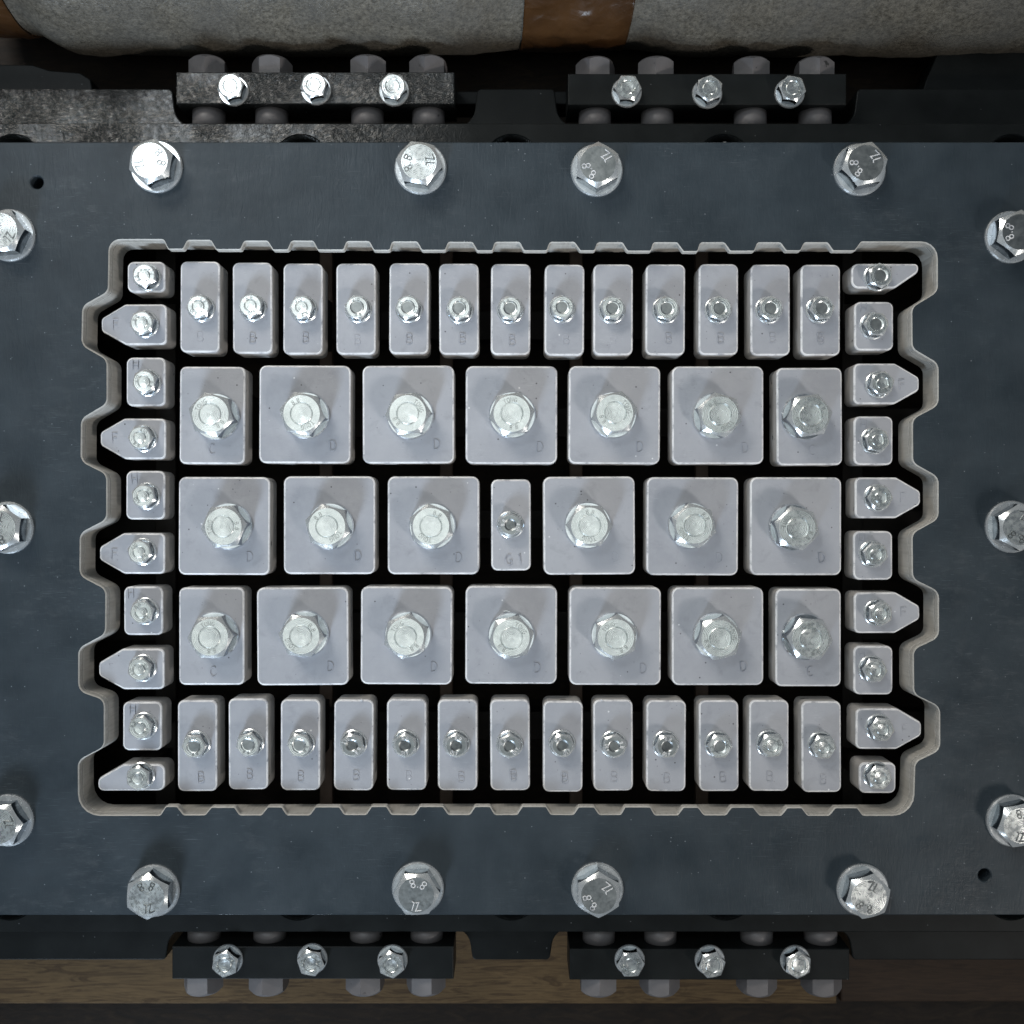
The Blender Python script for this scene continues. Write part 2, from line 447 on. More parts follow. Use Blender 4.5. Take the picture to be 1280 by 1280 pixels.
# ---- hex bolts
def hexr(th, af): 
    t = (th % (math.pi/3))-math.pi/6
    return af/2/math.cos(t)
def bolt_mesh(name, af, z0, h, rc, rec=None, groove=None, mats=None, flange=None):
    """hex head: sides, conical chamfer with its curved lower edge, round face (flat, grooved or dished), optional flange"""
    n = 72; rings = []; idx = []
    def circ(r, z): return [(r*math.cos(2*math.pi*k/n), r*math.sin(2*math.pi*k/n), z) for k in range(n)]
    zf = z0
    if flange:
        rings += [circ(flange, z0), circ(flange, z0+1.6), circ(flange-1.2, z0+2.4), circ(af*0.5+1.5, z0+4.0)]; idx += [0, 0, 0, 0]; zf = z0+3.6
    hx = [hexr(2*math.pi*k/n, af) for k in range(n)]
    def hring(fz, fr=lambda r: r): return [(fr(hx[k])*math.cos(2*math.pi*k/n), fr(hx[k])*math.sin(2*math.pi*k/n), fz(hx[k])) for k in range(n)]
    top = z0+h
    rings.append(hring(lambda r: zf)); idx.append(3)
    rings.append(hring(lambda r: top-max(0, r-rc)*0.62-0.5)); idx.append(0)
    rings.append(circ(rc, top)); idx.append(1)
    if rec:                       # dished centre with raised rim
        r1, dep = rec
        rings += [circ(r1+1.2, top), circ(r1, top-0.5), circ(r1-1.0, top-dep)]; idx += [1, 1, 2]
    if groove:
        rings += [circ(groove+0.8, top-0.05), circ(groove, top-0.8), circ(groove-0.9, top-0.15), circ(groove*0.3, top-0.5)]; idx += [1, 1, 1, 1]
    return loft(name, rings, list(mats)+[MAT_FLAT], idx, cap_top=(2 if rec else 1))
def washer_mesh(name, r, r_in, h, m):
    n = 56
    def circ(q, z): return [(q*math.cos(2*math.pi*k/n), q*math.sin(2*math.pi*k/n), z) for k in range(n)]
    rings = [circ(r, 0), circ(r, h*0.6), circ(r-h*0.3, h), circ(r_in, h), circ(r_in, 0)]
    v = [p for q in rings for p in q]; f = []
    for k in range(len(rings)):
        a, b = k*n, ((k+1) % len(rings))*n
        f += [(a+i, a+(i+1) % n, b+(i+1) % n, b+i) for i in range(n)]
    return mesh(name, v, f, [m])

def m_face(nt, b):
    m_zinc((0.66, 0.695, 0.69), (0.88, 0.91, 0.90), 0.20, 0.36, 0.10, 1.0)(nt, b)
    tc = N(nt, 'ShaderNodeTexCoord')
    wv = N(nt, 'ShaderNodeTexWave', wave_type='RINGS', rings_direction='Z', Scale=330.0, Distortion=1.6, Detail=3.0)
    wv.inputs['Detail Scale'].default_value = 1.5
    nt.links.new(tc.outputs['Object'], wv.inputs['Vector'])
    old = b.inputs['Normal'].links[0].from_socket
    n = N(nt, 'ShaderNodeBump', Strength=0.16, Distance=0.0002)
    nt.links.new(wv.outputs['Fac'], n.inputs['Height']); nt.links.new(old, n.inputs['Normal']); nt.links.new(n.outputs[0], b.inputs['Normal'])
MAT_FACE = mat('pale_zinc_face', m_face)
MAT_GREY = mat('dim_reflection_face', m_zinc((0.24, 0.26, 0.265), (0.42, 0.44, 0.44), 0.30, 0.44, 0.12))  # same zinc as the pale face, with a dim reflection put into the colour
MAT_FLAT = mat('shaded_flat_zinc', m_zinc((0.10, 0.12, 0.14), (0.34, 0.38, 0.42), 0.10, 0.20, 0.04, 1.0))  # flats darker than the chamfer, facet shade put into the colour
MAT_WASH2 = mat('plain_washer_zinc', m_zinc((0.62, 0.66, 0.69), (0.90, 0.93, 0.95), 0.12, 0.22, 0.04, 1.0))
MAT_PIT = mat('dark_reflection_zinc', m_zinc((0.12, 0.13, 0.135), (0.28, 0.29, 0.29), 0.26, 0.40, 0.12))  # zinc darkened to stand for the dark reflection in the bolt dishes
ZD = [MAT_ZINC, MAT_FACE, MAT_DULL]
ME = {}
ME['big'] = bolt_mesh('big_bolt_head', 50, 5, 23, 22.6, groove=13.5, mats=ZD)
ME['small'] = bolt_mesh('small_bolt_head', 28, 0, 15, 12.6, groove=7.4, mats=ZD, flange=17.2)
ME['small_dish'] = bolt_mesh('small_bolt_head_dished', 28, 0, 15, 12.6, rec=(7.6, 0.8), mats=[MAT_ZINC, MAT_FACE, MAT_GREY], flange=17.2)
ME['small_dark'] = bolt_mesh('small_bolt_head_dark', 28, 0, 15, 12.0, rec=(6.6, 1.2), mats=[MAT_ZINC, MAT_GREY, MAT_PIT], flange=17.2)  # face and dish coloured darker in place of a dim reflection
ME['plate'] = bolt_mesh('plate_bolt_head', 50, 5, 22, 21.8, mats=[MAT_ZINC, MAT_FACE, MAT_FACE])
ME['plate_dimmed'] = bolt_mesh('plate_bolt_head_dimmed', 50, 5, 22, 21.8, mats=[MAT_ZINC, MAT_GREY, MAT_GREY])  # darker copy of the plate bolt, its dim reflection painted into the face
ME['bar'] = bolt_mesh('bar_bolt_head', 31, 3, 15, 14.2, groove=8.8, mats=[MAT_ZINC, MAT_FACE, MAT_FACE])
ME['w_big'] = washer_mesh('big_washer', 29.8, 12, 5.2, MAT_WASH2)
ME['w_plate'] = washer_mesh('plate_washer', 32.5, 12, 5.2, MAT_WASH)
ME['w_bar'] = washer_mesh('bar_washer', 19.6, 8, 3.2, MAT_WASH)
def joined(name, parts):
    bm = bmesh.new()
    for p in parts: bm.from_mesh(p)
    me = bpy.data.meshes.new(name); bm.to_mesh(me); bm.free()
    for m in parts[0].materials: me.materials.append(m)
    return me
ME['st_big'] = joined('stamp_big', [letters('t', 'TONG', 5.2, 1.0, .35, MAT_DULL, ring_xf(17.3, 0)), letters('t', '8.8', 5.2, 1.0, .35, MAT_DULL, ring_xf(17.3, math.pi))])
ME['st_plate'] = joined('stamp_plate', [letters('t', '8.8', 10, 1.5, .7, MAT_EDGE, ring_xf(14.5, math.pi/2)), letters('t', 'ZL', 10, 1.5, .7, MAT_EDGE, ring_xf(14.5, -math.pi/2))])
ME['st_plate_dark'] = joined('stamp_plate_dark', [letters('t', '8.8', 10, 1.5, .7, MAT_PIT, ring_xf(14.5, math.pi/2)), letters('t', 'ZL', 10, 1.5, .7, MAT_PIT, ring_xf(14.5, -math.pi/2))])
ME['st_small_dark'] = joined('stamp_small_dark', [letters('t', '8.8', 4.0, .8, .4, MAT_GREY, ring_xf(9.8, math.pi/2)), letters('t', '410', 4.0, .8, .4, MAT_GREY, ring_xf(9.8, -math.pi/2))])
ME['st_small_light'] = joined('stamp_small_light', [letters('t', '8.8', 4.2, .9, .5, MAT_EDGE, ring_xf(9.6, math.pi/2)), letters('t', '410', 4.2, .9, .5, MAT_EDGE, ring_xf(9.6, -math.pi/2))])
ME['st_bar'] = joined('stamp_bar', [letters('t', '8.8', 3.8, .9, .4, MAT_DULL, ring_xf(10.8, math.pi/2)), letters('t', '410', 3.8, .9, .4, MAT_DULL, ring_xf(10.8, -math.pi/2))])

def bolt(parent, loc, kind, rot, name='bolt', stamp_rot=None, tilt=0.0):
    """a bolt head with its washer and stamp as sub-parts; loc relative to parent"""
    b = obj(name, ME[kind], parent, loc, (R(rng.uniform(-tilt, tilt)), R(rng.uniform(-tilt, tilt)), rot))
    wk = {'big': 'w_big', 'plate': 'w_plate', 'plate_dimmed': 'w_plate', 'bar': 'w_bar'}.get(kind)
    if wk: obj('washer', ME[wk], b, (rng.uniform(-.5, .5), rng.uniform(-.5, .5), 0), (0, 0, rng.uniform(0, 6)))
    st, top = {'big': ('st_big', 28.0), 'plate': ('st_plate_dark', 27.0), 'plate_dimmed': ('st_plate', 27.0), 'bar': ('st_bar', 18.0),
               'small': ('st_small_dark', 15.0), 'small_dish': ('st_small_dark', 15.0), 'small_dark': ('st_small_light', 15.0)}[kind]
    obj('stamp', ME[st], b, (0, 0, top+0.02), (0, 0, (rng.uniform(0, 6.28) if stamp_rot is None else stamp_rot-rot)))
    return b

# ------------------------------------------------------------------ the setting: strand-board floor
fl = obj('floor', mesh('floor', [(-1600, -1600, -246), (1600, -1600, -246), (1600, 1600, -246), (-1600, 1600, -246)], [(0, 1, 2, 3)], [MAT_OSB]))
fl['kind'] = 'structure'

# ------------------------------------------------------------------ wooden planks under the mould
def plank(x0, x1, y0, y1, m, label):
    t = boxm('wooden_plank', x0, x1, y0, y1, -245.5, -200.5, m, 2.5)
    return tag(obj('wooden_plank', t), label, 'plank')
plank(-1000, 468, -709, -470, MAT_WOOD, 'pale pine plank along the edge of the dark mould, lying on strand board')
plank(474, 1000, -706, -470, MAT_WOOD_DARK, 'darker brown plank butted to the end of the pale pine plank')
plank(-1000, 1000, 400, 560, MAT_WOOD_DARK, 'brown plank under the mould on its foam roll side')

# ------------------------------------------------------------------ the mould frame
frame = tag(thing('mould', (0, 0, -200)), 'dark blue grey steel mould frame with toothed rectangular opening and zinc bolts', 'mould frame')
FZ = 200   # children are local to the frame's base
def fpart(name, me): return obj(name, me, frame, (0, 0, FZ))

W = lambda pts: [(x-640, 640-y) for x, y in pts]
# opening, clockwise in the photograph from the corner by the pin hole on the foam side
top_teeth = [(204, 300), (210, 312), (229, 312), (235, 301), (263, 301), (270, 312.5), (301, 312.5), (306, 302), (334, 302), (341, 313), (360, 313),
  (365, 302), (391, 302), (397, 313), (430, 313), (434, 302.5), (461, 302.5), (467, 313.5), (487.5, 313.5), (491, 303), (521, 303), (527, 313.5),
  (557, 313.5), (561, 303.5), (590, 303.5), (596, 314), (616, 314), (619.5, 303.5), (649, 303.5), (654.5, 314), (684, 314), (688, 303.5), (717.5, 303.5),
  (725, 314), (744, 314), (747.5, 304), (777.5, 304), (784, 314.5), (814, 314.5), (817.5, 304), (846, 304), (854, 315), (872.5, 315), (876, 304),
  (905, 304), (912.5, 314.5), (943.5, 314.5), (947.5, 304), (975, 304), (982.5, 314), (1001, 314), (1006, 304), (1034, 304), (1041, 314), (1069, 314), (1077, 303)]
bot_teeth = [(1079, 1018.5), (1072, 1009), (1044, 1009), (1036, 1018.5), (1010, 1018.5), (1002.5, 1009), (984, 1009), (976, 1018.5), (950, 1018.5), (942, 1008.5),
  (914, 1008.5), (907, 1018), (880.5, 1018), (873, 1008.5), (854, 1008.5), (847, 1018), (819, 1018), (813, 1008), (781, 1008), (775.5, 1017.5), (749.5, 1017.5),
  (743, 1008), (723, 1008), (716.5, 1017.5), (689, 1017.5), (683, 1007.5), (652.5, 1007.5), (646, 1017.5), (619, 1017.5), (613, 1007.5), (593.5, 1007.5),
  (587, 1017.5), (561, 1017.5), (554, 1007.5), (524.5, 1007.5), (518, 1017.5), (490, 1017.5), (483.5, 1007.5), (464, 1007.5), (457.5, 1017.5), (431, 1017.5),
  (424.5, 1008), (394, 1008), (387, 1018), (359, 1018), (352.5, 1008), (334.5, 1008), (326.5, 1018), (300, 1018), (293.5, 1008.5), (264, 1008.5), (256, 1018),
  (230, 1018), (221.5, 1007.5), (207, 1007.5), (200, 1018.5)]
right = [(1171, 303), (1171, 364), (1139, 384), (1139.5, 436), (1172, 455), (1172, 506), (1140, 523), (1140, 579), (1172, 597), (1172, 648),
  (1139.5, 666), (1140, 724), (1172.5, 740), (1172.5, 796), (1141, 811), (1141.5, 868), (1174, 884), (1174, 937), (1143, 952), (1141, 1018.5)]
left = [(99, 1018.5), (98.5, 951), (131, 934), (131, 874), (99, 857+6), (99, 811), (132.5, 793), (133, 736), (100.5, 719), (101, 667), (134, 650),
  (134, 592), (102, 576), (102.5, 524), (134.5, 505), (134.5, 449), (103, 431), (104, 383), (136, 365), (137, 300)]
def opening(toothed):
    pts = (top_teeth if toothed else [(204, 300), (640, 303.6), (1077, 303)]) + right + (bot_teeth if toothed else [(1079, 1018.6), (640, 1017.6), (200, 1018.6)]) + left
    nt_, nb = (len(top_teeth), len(bot_teeth)) if toothed else (3, 3)
    r = [3.5 if toothed else 0]*nt_ + [20]+[13]*(len(right)-2)+[26] + [3.5 if toothed else 0]*nb + [26]+[13]*(len(left)-2)+[14]
    return round_poly(W(pts), r, 5)
outer = lambda y0, y1, x=760: [(-x, 640-y0), (x, 640-y0), (x, 640-y1), (-x, 640-y1)]
pins = [(46-640, 640-228), (1231-640, 640-1094)]
fpart('top_plate', plate('top_plate', outer(177.5, 1144), [opening(True)]+[circle(*p, 8, 24) for p in pins], -12, 0, 1.3, (MAT_PLATE, MAT_WALL, MAT_WALL), pins))
fpart('plate_body', plate('plate_body', outer(178.5, 1143), [opening(False)]+[circle(*p, 8.2, 24) for p in pins], -47, -12.1, 0.3, (MAT_PLATE, MAT_WALL, MAT_WALL), pins))
# flange below, with its counterbores that peek out beyond the plate
ky = lambda py, z: (640-py)*(DC-z)/DC
kx = lambda px, z: (px-640)*(DC-z)/DC
zf = -47.6
cb = [(kx(x, zf), ky(203, zf)) for x in (17, 376, 640, 905, 1265)] + [(kx(x, zf), ky(1115, zf)) for x in (12, 372, 639, 907, 1264)]
big_open = [(-600, 390), (600, 390), (600, -425), (-600, -425)]
fpart('flange', plate('flange', [(-780, ky(154, zf)), (780, ky(154.5, zf)), (780, ky(1165, zf)), (-780, ky(1165, zf))],
      [big_open]+[circle(x, y, 36, 40) for x, y in cb]+[circle(*p, 8.2, 24) for p in pins], -80, zf, 1.2, (MAT_WRINKLE, MAT_WRINKLE, MAT_WRINKLE)))
for i, (x, y) in enumerate(cb):
    o = obj('countersunk_bolt', ME['plate'], frame, (x, y, FZ-74), (0, 0, rng.uniform(0, 6)))
    obj('washer', ME['w_plate'], o)
# side rails with recesses for the clamp bars
zr = -82.0
def rail(sgn, py_edge, cuts, inner, zb):
    e = ky(py_edge, zr); d = ky(158 if sgn > 0 else 1161, zr)
    pts = [(-800, inner), (-800, e)]; rad = [0, 0]
    for a, b in cuts:
        a, b = kx(a, zr), kx(b, zr)
        pts += [(a-2, e), (a+4, d), (b-4, d), (b+2, e)]; rad += [6, 26, 26, 6]
    pts += [(800, e), (800, inner)]; rad += [0, 0]
    return prism('side_rail', round_poly(pts, rad, 6), zb, zr, 1.6, (MAT_WRINKLE, MAT_WRINKLE, MAT_WRINKLE))
fpart('side_rail', rail(1, 111, [(217, 595), (695, 1070)], 395, -200))
fpart('side_rail', rail(-1, 1200, [(209, 589), (689, 1064)], -430, -200))
fpart('end_rail', boxm('end_rail', -800, -610, -429, 394, -200, zr, MAT_WRINKLE))
fpart('end_rail', boxm('end_rail', 610, 800, -429, 394, -200, zr, MAT_WRINKLE))
zl = -112
def lug(pts): return fpart('lug', prism('lug', round_poly([(kx(x, zl), ky(y, zl)) for x, y in pts], 4), -160, zl, 1.5, (MAT_BLACK,)*3))
lug([(-60, 80), (40, 81), (62, 88), (100, 91), (113, 99), (118, 126), (-60, 126)])
lug([(1150, 126), (1158, 100), (1172, 66), (1340, 60), (1340, 126)])
lug([(566, 130), (566, 114), (604, 114), (604, 130)]); lug([(692, 130), (692, 114), (712, 114), (712, 130)])
# cross bars under the blocks and ribs below them
for py in (385, 518, 657, 796, 932):
    y = 640-py; fpart('cross_bar', boxm('cross_bar', -612, 612, y*1.02-20, y*1.02+20, -186, -150, MAT_STEEL))
for x in (-478, 470): fpart('column_bar', boxm('column_bar', x-14, x+14, -428, 393, -149.7, -136, MAT_STEEL))
for px in (408, 558, 720, 877): fpart('rib', boxm('rib', kx(px, -190)-9, kx(px, -190)+9, -431, 396, -199.5, -186.3, MAT_RIB))
# plate bolts: (px, py, direction of the 8.8 stamp, hex turn, kind)
PB = [(194, 207, 15, 20, 'plate'), (525, 209, 182, 50, 'plate'), (746, 211, 215, 28, 'plate_dimmed'), (1076, 210, 205, 12, 'plate_dimmed'),
      (190, 1115, 92, 28, 'plate'), (522, 1112, 80, 2, 'plate_dimmed'), (747, 1113, 215, 30, 'plate_dimmed'), (1080, 1115, 245, 16, 'plate'),
      (9, 293, 140, 5, 'plate'), (7, 660, 260, 25, 'plate'), (7, 1027, 190, 3, 'plate'),
      (1266, 295, 180, 22, 'plate_dimmed'), (1267, 659, 245, 32, 'plate'), (1268, 1027, 75, 12, 'plate')]
for px, py, sa, ha, kd in PB:
    p = P(px, py, 8)
    bolt(frame, (p.x, p.y, FZ+0.02), kd, R(ha), 'plate_bolt', R(sa-90), 0.3)

# ------------------------------------------------------------------ mould blocks
ZT, TH, ZB = -16.0, 37.0, -150.0           # top face, thickness, foot of the stem
KB = (DC-ZT)/DC
def rect(wd, ht): return [(-wd/2, -ht/2), (wd/2, -ht/2), (wd/2, ht/2), (-wd/2, ht/2)]
BM = (MAT_BLOCK, MAT_EDGE, MAT_SIDE)
def block_mesh(name, pts, rad):
    return prism(name, round_poly([(x*KB, y*KB) for x, y in pts], rad, 5), ZT-TH-ZB, ZT-ZB, 2.3, BM)
def fpoly(mx, half=None):
    # pointed block, tip on the -x side; mx mirrors it
    if half is None: pts = [(-41, -8), (-10, -25.5), (41, -25.5), (41, 25.5), (-11, 25.5), (-41, 8)]
    elif half == 'foot': pts = [(-42, -16.5), (42, -16.5), (42, 17), (-10, 17), (-42, -1)]
    else: pts = [(-42, 5), (-12, -15.5), (42, -15.5), (42, 15.5), (-42, 15.5)]
    return ccw([(-x, y) for x, y in pts]) if mx else pts
ME['B'] = block_mesh('block_narrow', rect(49.5, 114), 8); ME['G1'] = ME['B']
ME['C'] = block_mesh('block_medium', rect(82, 122), 8)
ME['D'] = block_mesh('block_square', rect(114.5, 122.5), 9)
ME['H'] = block_mesh('block_small', rect(49, 61), 8)
ME['Ht'] = block_mesh('block_half_a', rect(47.5, 38.5), 8); ME['Hb'] = block_mesh('block_half_b', rect(46, 38.5), 8)
ME['FL'] = block_mesh('block_pointed_l', fpoly(False), 7); ME['FR'] = block_mesh('block_pointed_r', fpoly(True), 7)
ME['FLb'] = block_mesh('block_half_pointed_l', fpoly(False, 'foot'), 9); ME['FRt'] = block_mesh('block_half_pointed_r', fpoly(True, 'head'), 9)
ME['stem_b'] = boxm('stem_b', -14, 14, -34, 34, 0, ZT-TH-ZB+0.3, MAT_STEEL)
ME['stem_d'] = boxm('stem_d', -32, 32, -34, 34, 0, ZT-TH-ZB+0.3, MAT_STEEL)
ME['stem_s'] = boxm('stem_s', -13, 13, -11, 11, 0.4, ZT-TH-ZB+0.3, MAT_STEEL)
for ch in 'BCDFH': ME['let_'+ch] = letters('letter_'+ch, ch, 12.2, 0.85, .08, MAT_LETTER)
ME['let_G1'] = letters('letter_G1', 'G1', 12.5, 1.3, .10, MAT_LETTER, gap=0.6)

GRP = {'B': 'narrow blocks stamped B', 'C': 'medium blocks stamped C', 'D': 'square blocks stamped D', 'G': 'narrow blocks', 'F': 'pointed blocks stamped F', 'H': 'small blocks stamped H'}
def block(kind, cx, cy, bx, by, label, letter=None, loff=(0, 0), small=True, dish=True, hexa=None, foot='stem_b', strot=None, lrot=0.0):
    p = P(cx, cy, ZT)
    t = thing('mould_block', (p.x, p.y, ZB), R(rng.uniform(-.35, .35)))
    tag(t, label, 'block', GRP[kind[0]])
    top = ZT-ZB
    tl = (R(rng.uniform(-.25, .25)), R(rng.uniform(-.25, .25)), 0)
    obj('body', ME[kind], t, (0, 0, rng.uniform(-.6, .6)), tl)
    obj('stem', ME[foot], t)
    hh = 15 if small else 28
    q = P(bx, by, ZT+hh)
    kd = (dish if isinstance(dish, str) else 'small_dish' if dish else 'small') if small else 'big'
    bolt(t, (q.x-p.x, q.y-p.y, top+0.4), kd, R(rng.uniform(0, 60) if hexa is None else hexa), 'bolt', strot, 0.6)
    if letter:
        obj('stamped_letter', ME['let_'+letter], t, (loff[0]*KB+rng.uniform(-2, 2), loff[1]*KB+rng.uniform(-2, 2), top+0.75), (0, 0, R(rng.uniform(-4, 4))+lrot))
    return t
ORD = ['first', 'second', 'third', 'fourth', 'fifth', 'sixth', 'seventh', 'eighth', 'ninth', 'tenth', 'eleventh', 'twelfth', 'thirteenth']
# the two rows of narrow blocks; the end of a row is told by the pin hole in the plate's corner on the foam side
B1 = [(250.5, 384), (315, 384.5), (378.5, 386), (445.5, 386), (511.5, 386), (574, 386), (638.5, 387), (705, 387.5), (766, 387.5), (832, 387.5), (898.5, 387), (962.5, 387), (1025.5, 387)]
b1 = [(248, 383), (313, 382), (377, 384), (446, 384), (510, 384), (574, 385), (638, 385), (703, 384), (766, 385), (834, 385), (900, 385), (964, 385), (1028, 385)]
B5 = [(246.5, 932.5), (310.5, 930.5), (375, 931), (442.5, 931), (508.5, 931), (572, 931), (638, 931), (703.5, 933), (766.5, 932), (832.5, 932.5), (899, 932.5), (961, 932.5), (1027, 933.5)]
b5 = [(242, 933), (310, 931), (374, 932), (440, 932), (506, 932), (570, 932), (637, 933), (703, 932), (768, 933), (834, 933), (900, 933), (965, 932), (1030, 934)]
for i, (c, q) in enumerate(zip(B1, b1)):
    block('B', *c, *q, f'narrow grey block stamped B, foam roll row, {ORD[i]} from the foam-side pin hole', 'B', (2, -37), True, i > 2)
for i, (c, q) in enumerate(zip(B5, b5)):
    block('B', *c, *q, f'narrow grey block stamped B, pine plank row, {ORD[12-i]} from the plank-side pin hole', 'B', (3, -39), True, 'small_dark' if 2 < i < 10 else i < 11)
def big_row(cs, qs, lets, row):
    nD = 0
    for i, (c, q) in enumerate(zip(cs, qs)):
        k = lets[i]
        side = 'foam-side pin hole' if i < 3 or (i == 3) else 'plank-side pin hole'
        if k == 'G':
            block('G1', *c, *q, 'narrow grey block stamped G1 between square blocks in the centre of the mould', 'G1', (2, -42), True, 'small_dark'); continue
        if k == 'C':
            lb = f'medium block stamped C in the {row}, at the {"foam" if i == 0 else "plank"}-side pin hole end'
        else:
            o = ORD[i] if i <= 3 else ORD[len(cs)-1-i]
            lb = f'square block stamped D in the {row}, {o} from the {side}'
        block(k, *c, *q, lb, k, (2, -43) if k == 'C' else (34, -39), False, foot='stem_d')
big_row([(265.5, 519.5), (380.5, 518), (510.5, 518), (639.5, 519), (768, 519), (897, 519), (1011.5, 520.5)],
        [(263, 518), (377, 517), (510, 517), (640, 517), (769, 516), (900, 518), (1013, 519)], 'CDDDDDC', 'foam-side large row')
big_row([(280.5, 658), (411.5, 656.5), (541.5, 656.5), (638.5, 656), (736.5, 657.5), (865.5, 657.5), (994.5, 658)],
        [(279, 658), (409, 658), (539, 658), (638, 656), (737, 657), (868, 657), (997, 660)], 'DDDGDDD', 'middle row')
big_row([(264.5, 795.5), (378, 795), (508.5, 794), (638.5, 794), (768.5, 795), (897.5, 795), (1011, 797)],
        [(262, 797), (376, 795), (507, 796), (639, 797), (770, 797), (900, 798), (1013, 799)], 'CDDDDDC', 'plank-side large row')
# end columns
LC = [('Ht', 182.5, 346, 180, 344), ('FL', 167.5, 405.5, 177, 403), ('H', 182, 477.5, 180, 477), ('FL', 166, 548, 175, 547), ('H', 182, 619.5, 179, 620),
      ('FL', 165.5, 691.5, 174, 690), ('H', 179.5, 763, 177, 765), ('FL', 164, 836, 174, 837), ('H', 178, 908, 175, 910), ('FLb', 164, 972, 172, 973)]
RC = [('FRt', 1106.5, 345.5, 1101, 344), ('H', 1092, 408, 1096, 405), ('FR', 1108.5, 479.5, 1103, 479), ('H', 1091.5, 551, 1097, 550), ('FR', 1109, 622.5, 1101, 622),
      ('H', 1091.5, 694.5, 1095, 693), ('FR', 1109, 766, 1101, 767), ('H', 1092, 838, 1094, 838), ('FR', 1111, 910.5, 1103, 912), ('Hb', 1097.5, 972, 1100, 972)]
for side, colm in (('foam', LC), ('plank', RC)):
    nh = nf = 0; seq = colm if side == 'foam' else colm[::-1]
    for (k, cx, cy, bx, by) in seq:
        if k[0] == 'H':
            if k != 'H': lb = f'half-height block with bolt at the opening corner by the {side}-side pin hole' if True else ''
            else: lb = f'small block stamped H, {ORD[nh]} full one from the corner by {side}-side pin hole'; nh += 1
            block(k, cx, cy, bx, by, lb, 'H' if k == 'H' else None, (-14, 22), True, side == 'plank' and cy < 500, foot='stem_s')
        else:
            if len(k) == 3: lb = f'half pointed block ending the column that starts at the {side}-side pin hole corner'
            else: lb = f'pointed block stamped F, {ORD[nf]} from the corner by the {side}-side pin hole'; nf += 1
            block(k, cx, cy, bx, by, lb, 'F' if len(k) == 2 else None, (-21, 0) if k[1] == 'L' else (20, 0), True, side == 'plank' and cy < 400, foot='stem_s')

# ------------------------------------------------------------------ clamp bars
zbar = -50.0
def hex_head_mesh(af, ln):
    """hex head lying along +y with a chamfered far end"""
    n = 72; rings = []
    hx = [hexr(2*math.pi*k/n, af) for k in range(n)]; rc = af/2*0.94
    def hr(f): return [(hx[k]*math.cos(2*math.pi*k/n), hx[k]*math.sin(2*math.pi*k/n), f(hx[k])) for k in range(n)]
    rings = [hr(lambda r: 0), hr(lambda r: ln-max(0, r-rc)*0.9-0.5), [(rc*math.cos(2*math.pi*k/n), rc*math.sin(2*math.pi*k/n), ln) for k in range(n)]]
    return loft('hex_head', rings, [MAT_SIDE2, MAT_SIDE2], [0, 1], 0, 0)
def m_side2(nt, b):
    v = coords(nt)
    c = ramp(nt, nz(nt, v, 60, 5), [(0.25, (0.125, 0.118, 0.121)), (0.75, (0.185, 0.176, 0.180))])
    c = mixc(nt, ramp(nt, nz(nt, v, 150, 4), [(0.68, g(0)), (0.72, g(1))]), c, (0.04, 0.04, 0.04))
    nt.links.new(c, b.inputs['Base Color']); b.inputs['Roughness'].default_value = 0.5
    bump(nt, b, [(nz(nt, v, 500, 3), 0.15)])
MAT_SIDE2 = mat('grey_primer', m_side2)
HEX = hex_head_mesh(46, 27)
def tube_mesh(r, ln):
    n = 40
    ring = lambda q, z: [(q*math.cos(2*math.pi*k/n), q*math.sin(2*math.pi*k/n), z) for k in range(n)]
    return loft('sleeve', [ring(r, 0), ring(r, ln)], [MAT_SIDE2], [0], 0, 0, smooth=True)
def clamp(x0, x1, y0, y1, heads, sleeves, bolts, outw, label, paint=MAT_BLACK):
    """bar on top of the recess; outw = +1 when the hex heads point to the foam roll"""
    a, b = kx(x0, zbar), kx(x1, zbar); lo, hi = sorted((ky(y0, zbar), ky(y1, zbar)))
    t = tag(thing('clamp_bar', ((a+b)/2, (lo+hi)/2, -112)), label, 'clamp bar', 'clamp bars along the mould sides')
    L = lambda x, y, z: (x-(a+b)/2, y-(lo+hi)/2, z+112)
    obj('bar', boxm('bar', a-(a+b)/2, b-(a+b)/2, lo-(lo+hi)/2, hi-(lo+hi)/2, 0, zbar+112, paint, 1.5), t)
    face_out, face_in = (hi, lo) if outw > 0 else (lo, hi)
    za = -80
    rx = R(-90) if outw > 0 else R(90)
    for px in heads: 
        obj('hex_head', HEX, t, L(kx(px, za+20), face_out-outw*0.3, za), (rx, 0, R(rng.choice([0, 30, 18, 26, 4]))*0))
        col.objects[-1].rotation_euler = (Matrix.Rotation(rx, 4, 'X') @ Matrix.Rotation(R(rng.choice([4, 10, 24, 30, 36])), 4, 'Z')).to_euler()
    edge = ky(161, zr) if outw > 0 else ky(1158, zr)
    for px in sleeves:
        o = obj('sleeve', tube_mesh(21.5, abs(face_in-edge)+4), t, L(kx(px, za+20), face_in+outw*0.5, za)); o.rotation_euler = (-rx, 0, 0)
    for px, py in bolts:
        q = P(px, py, zbar+18); bolt(t, L(q.x, q.y, zbar+0.05), 'bar', R(rng.uniform(0, 60)), 'bolt', None, 1.5)
clamp(220, 568, 90, 130, (255, 336, 458, 534), (256, 335.5, 457, 534), ((288, 107), (392, 106), (491, 107)), 1, 'black clamp bar beside the foam roll, nearer the foam-side pin hole, wrinkled paint', MAT_THICK)
clamp(710, 1058, 92, 131, (745.5, 822, 942.5, 1023), (745, 824, 942, 1024), ((785, 109), (887, 110), (991, 110)), 1, 'black clamp bar beside the foam roll, farther from the foam-side pin hole')
clamp(215, 567, 1183, 1224, (249, 332, 454, 531), (250, 333, 455, 532), ((281, 1206), (388, 1205), (489, 1207)), -1, 'black clamp bar over the pine plank, farther from the plank-side pin hole')
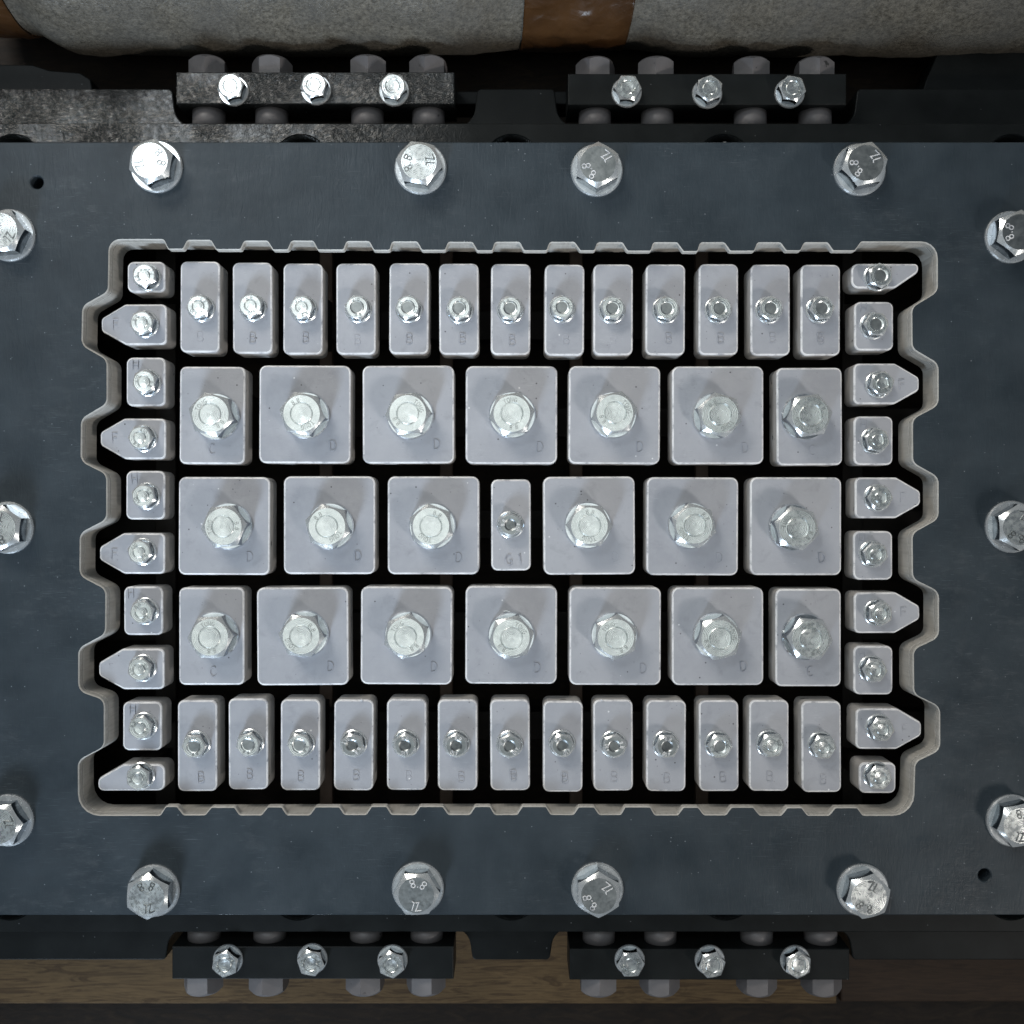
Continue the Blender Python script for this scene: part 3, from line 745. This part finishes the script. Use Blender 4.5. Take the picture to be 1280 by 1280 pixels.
clamp(712, 1062, 1186, 1225, (749, 827, 950, 1032), (750, 828, 950, 1031), ((789, 1206), (890, 1207), (998, 1207)), -1, 'black clamp bar over the pine plank, nearer the plank-side pin hole')

# ------------------------------------------------------------------ foam roll with tape bands
RF, YF, ZF = 168.0, 786.0, -76.0
roll = tag(thing('foam_roll', (0, YF, -245)), 'grey foam wrapped roll bound with brown packing tape beside the mould', 'foam roll')
def sstep(a, b, x): t = max(0, min(1, (x-a)/(b-a))); return t*t*(3-2*t)
def radius(x):
    r = RF
    px = x/((DC+20)/DC)+640
    r -= 26*(1-sstep(2, 75, px))**1.6 * (1 if px < 90 else 0)      # pulled in by the end tape
    r -= 9*(sstep(560, 652, px)-sstep(790, 870, px))                # and by the tape in the middle
    return r
def roll_mesh(name, x0, x1, nx, extra, rough, m, skew=0.0):
    nth = 96; V = []; F = []
    for i in range(nx+1):
        for k in range(nth):
            th = 2*math.pi*k/nth
            x = x0+(x1-x0)*i/nx + skew*math.sin(th)
            c, s = math.cos(th), math.sin(th)
            r = radius(x)+extra
            q = Vector((x*0.010, c*1.4, s*1.4))
            r += 3.5*noise.noise(q) + 1.6*noise.noise(q*3.1)
            if rough: r += rough*(noise.noise(Vector((x*.045, c*7, s*7)))+0.6*abs(noise.noise(Vector((x*.09, c*12, s*12)))))
            V.append((x, c*r, ZF+245+s*r))
    for i in range(nx):
        for k in range(nth):
            a = i*nth+k; b = i*nth+(k+1) % nth
            F.append((a, b, b+nth, a+nth))
    F.append(tuple(range(nth))); F.append(tuple(reversed(range(nx*nth, (nx+1)*nth))))
    return mesh(name, V, F, [m], None, [True]*len(F))
obj('foam', roll_mesh('foam', -760, 900, 300, 0, 1.2, MAT_FOAM), roll)
obj('tape', roll_mesh('tape', 13, 152, 50, 2.2, 2.4, MAT_TAPE, 6), roll)
obj('tape', roll_mesh('tape', -755, -650, 40, 2.2, 2.0, MAT_TAPE, 3), roll)

# a curl of swarf lying on a block of the plank-side row
cv = []; F = []
pts = []
for k in range(13):
    t = k/12; pts.append((t*10-5, 2.2*math.sin(t*3.0)))
V = []; ribbon(pts, 1.3, 0.4, 0.9, V, F)
p = P(634, 766, ZT+1)
tag(obj('metal_shaving', mesh('metal_shaving', V, F, [MAT_WASH]), None, (p.x, p.y, ZT+0.7), (0, 0, R(-25))), 'tiny bright curl of metal swarf lying beside a big bolt', 'metal shaving')

# two pale crumbs on the rims of narrow blocks
for px, py, lb in ((452, 873, 'tiny pale crumb on the rim of a narrow block in the plank row'), (752, 873, 'tiny pale crumb on a narrow block rim, plank row, past the centre')):
    bm = bmesh.new(); bmesh.ops.create_icosphere(bm, subdivisions=1, radius=2.0*S)
    for v in bm.verts: v.co *= rng.uniform(0.6, 1.2)
    me = bpy.data.meshes.new('crumb'); bm.to_mesh(me); bm.free(); me.materials.append(MAT_EDGE)
    p = P(px, py+2, ZT); tag(obj('crumb', me, None, (p.x, p.y, ZT+1.0)), lb, 'crumb')
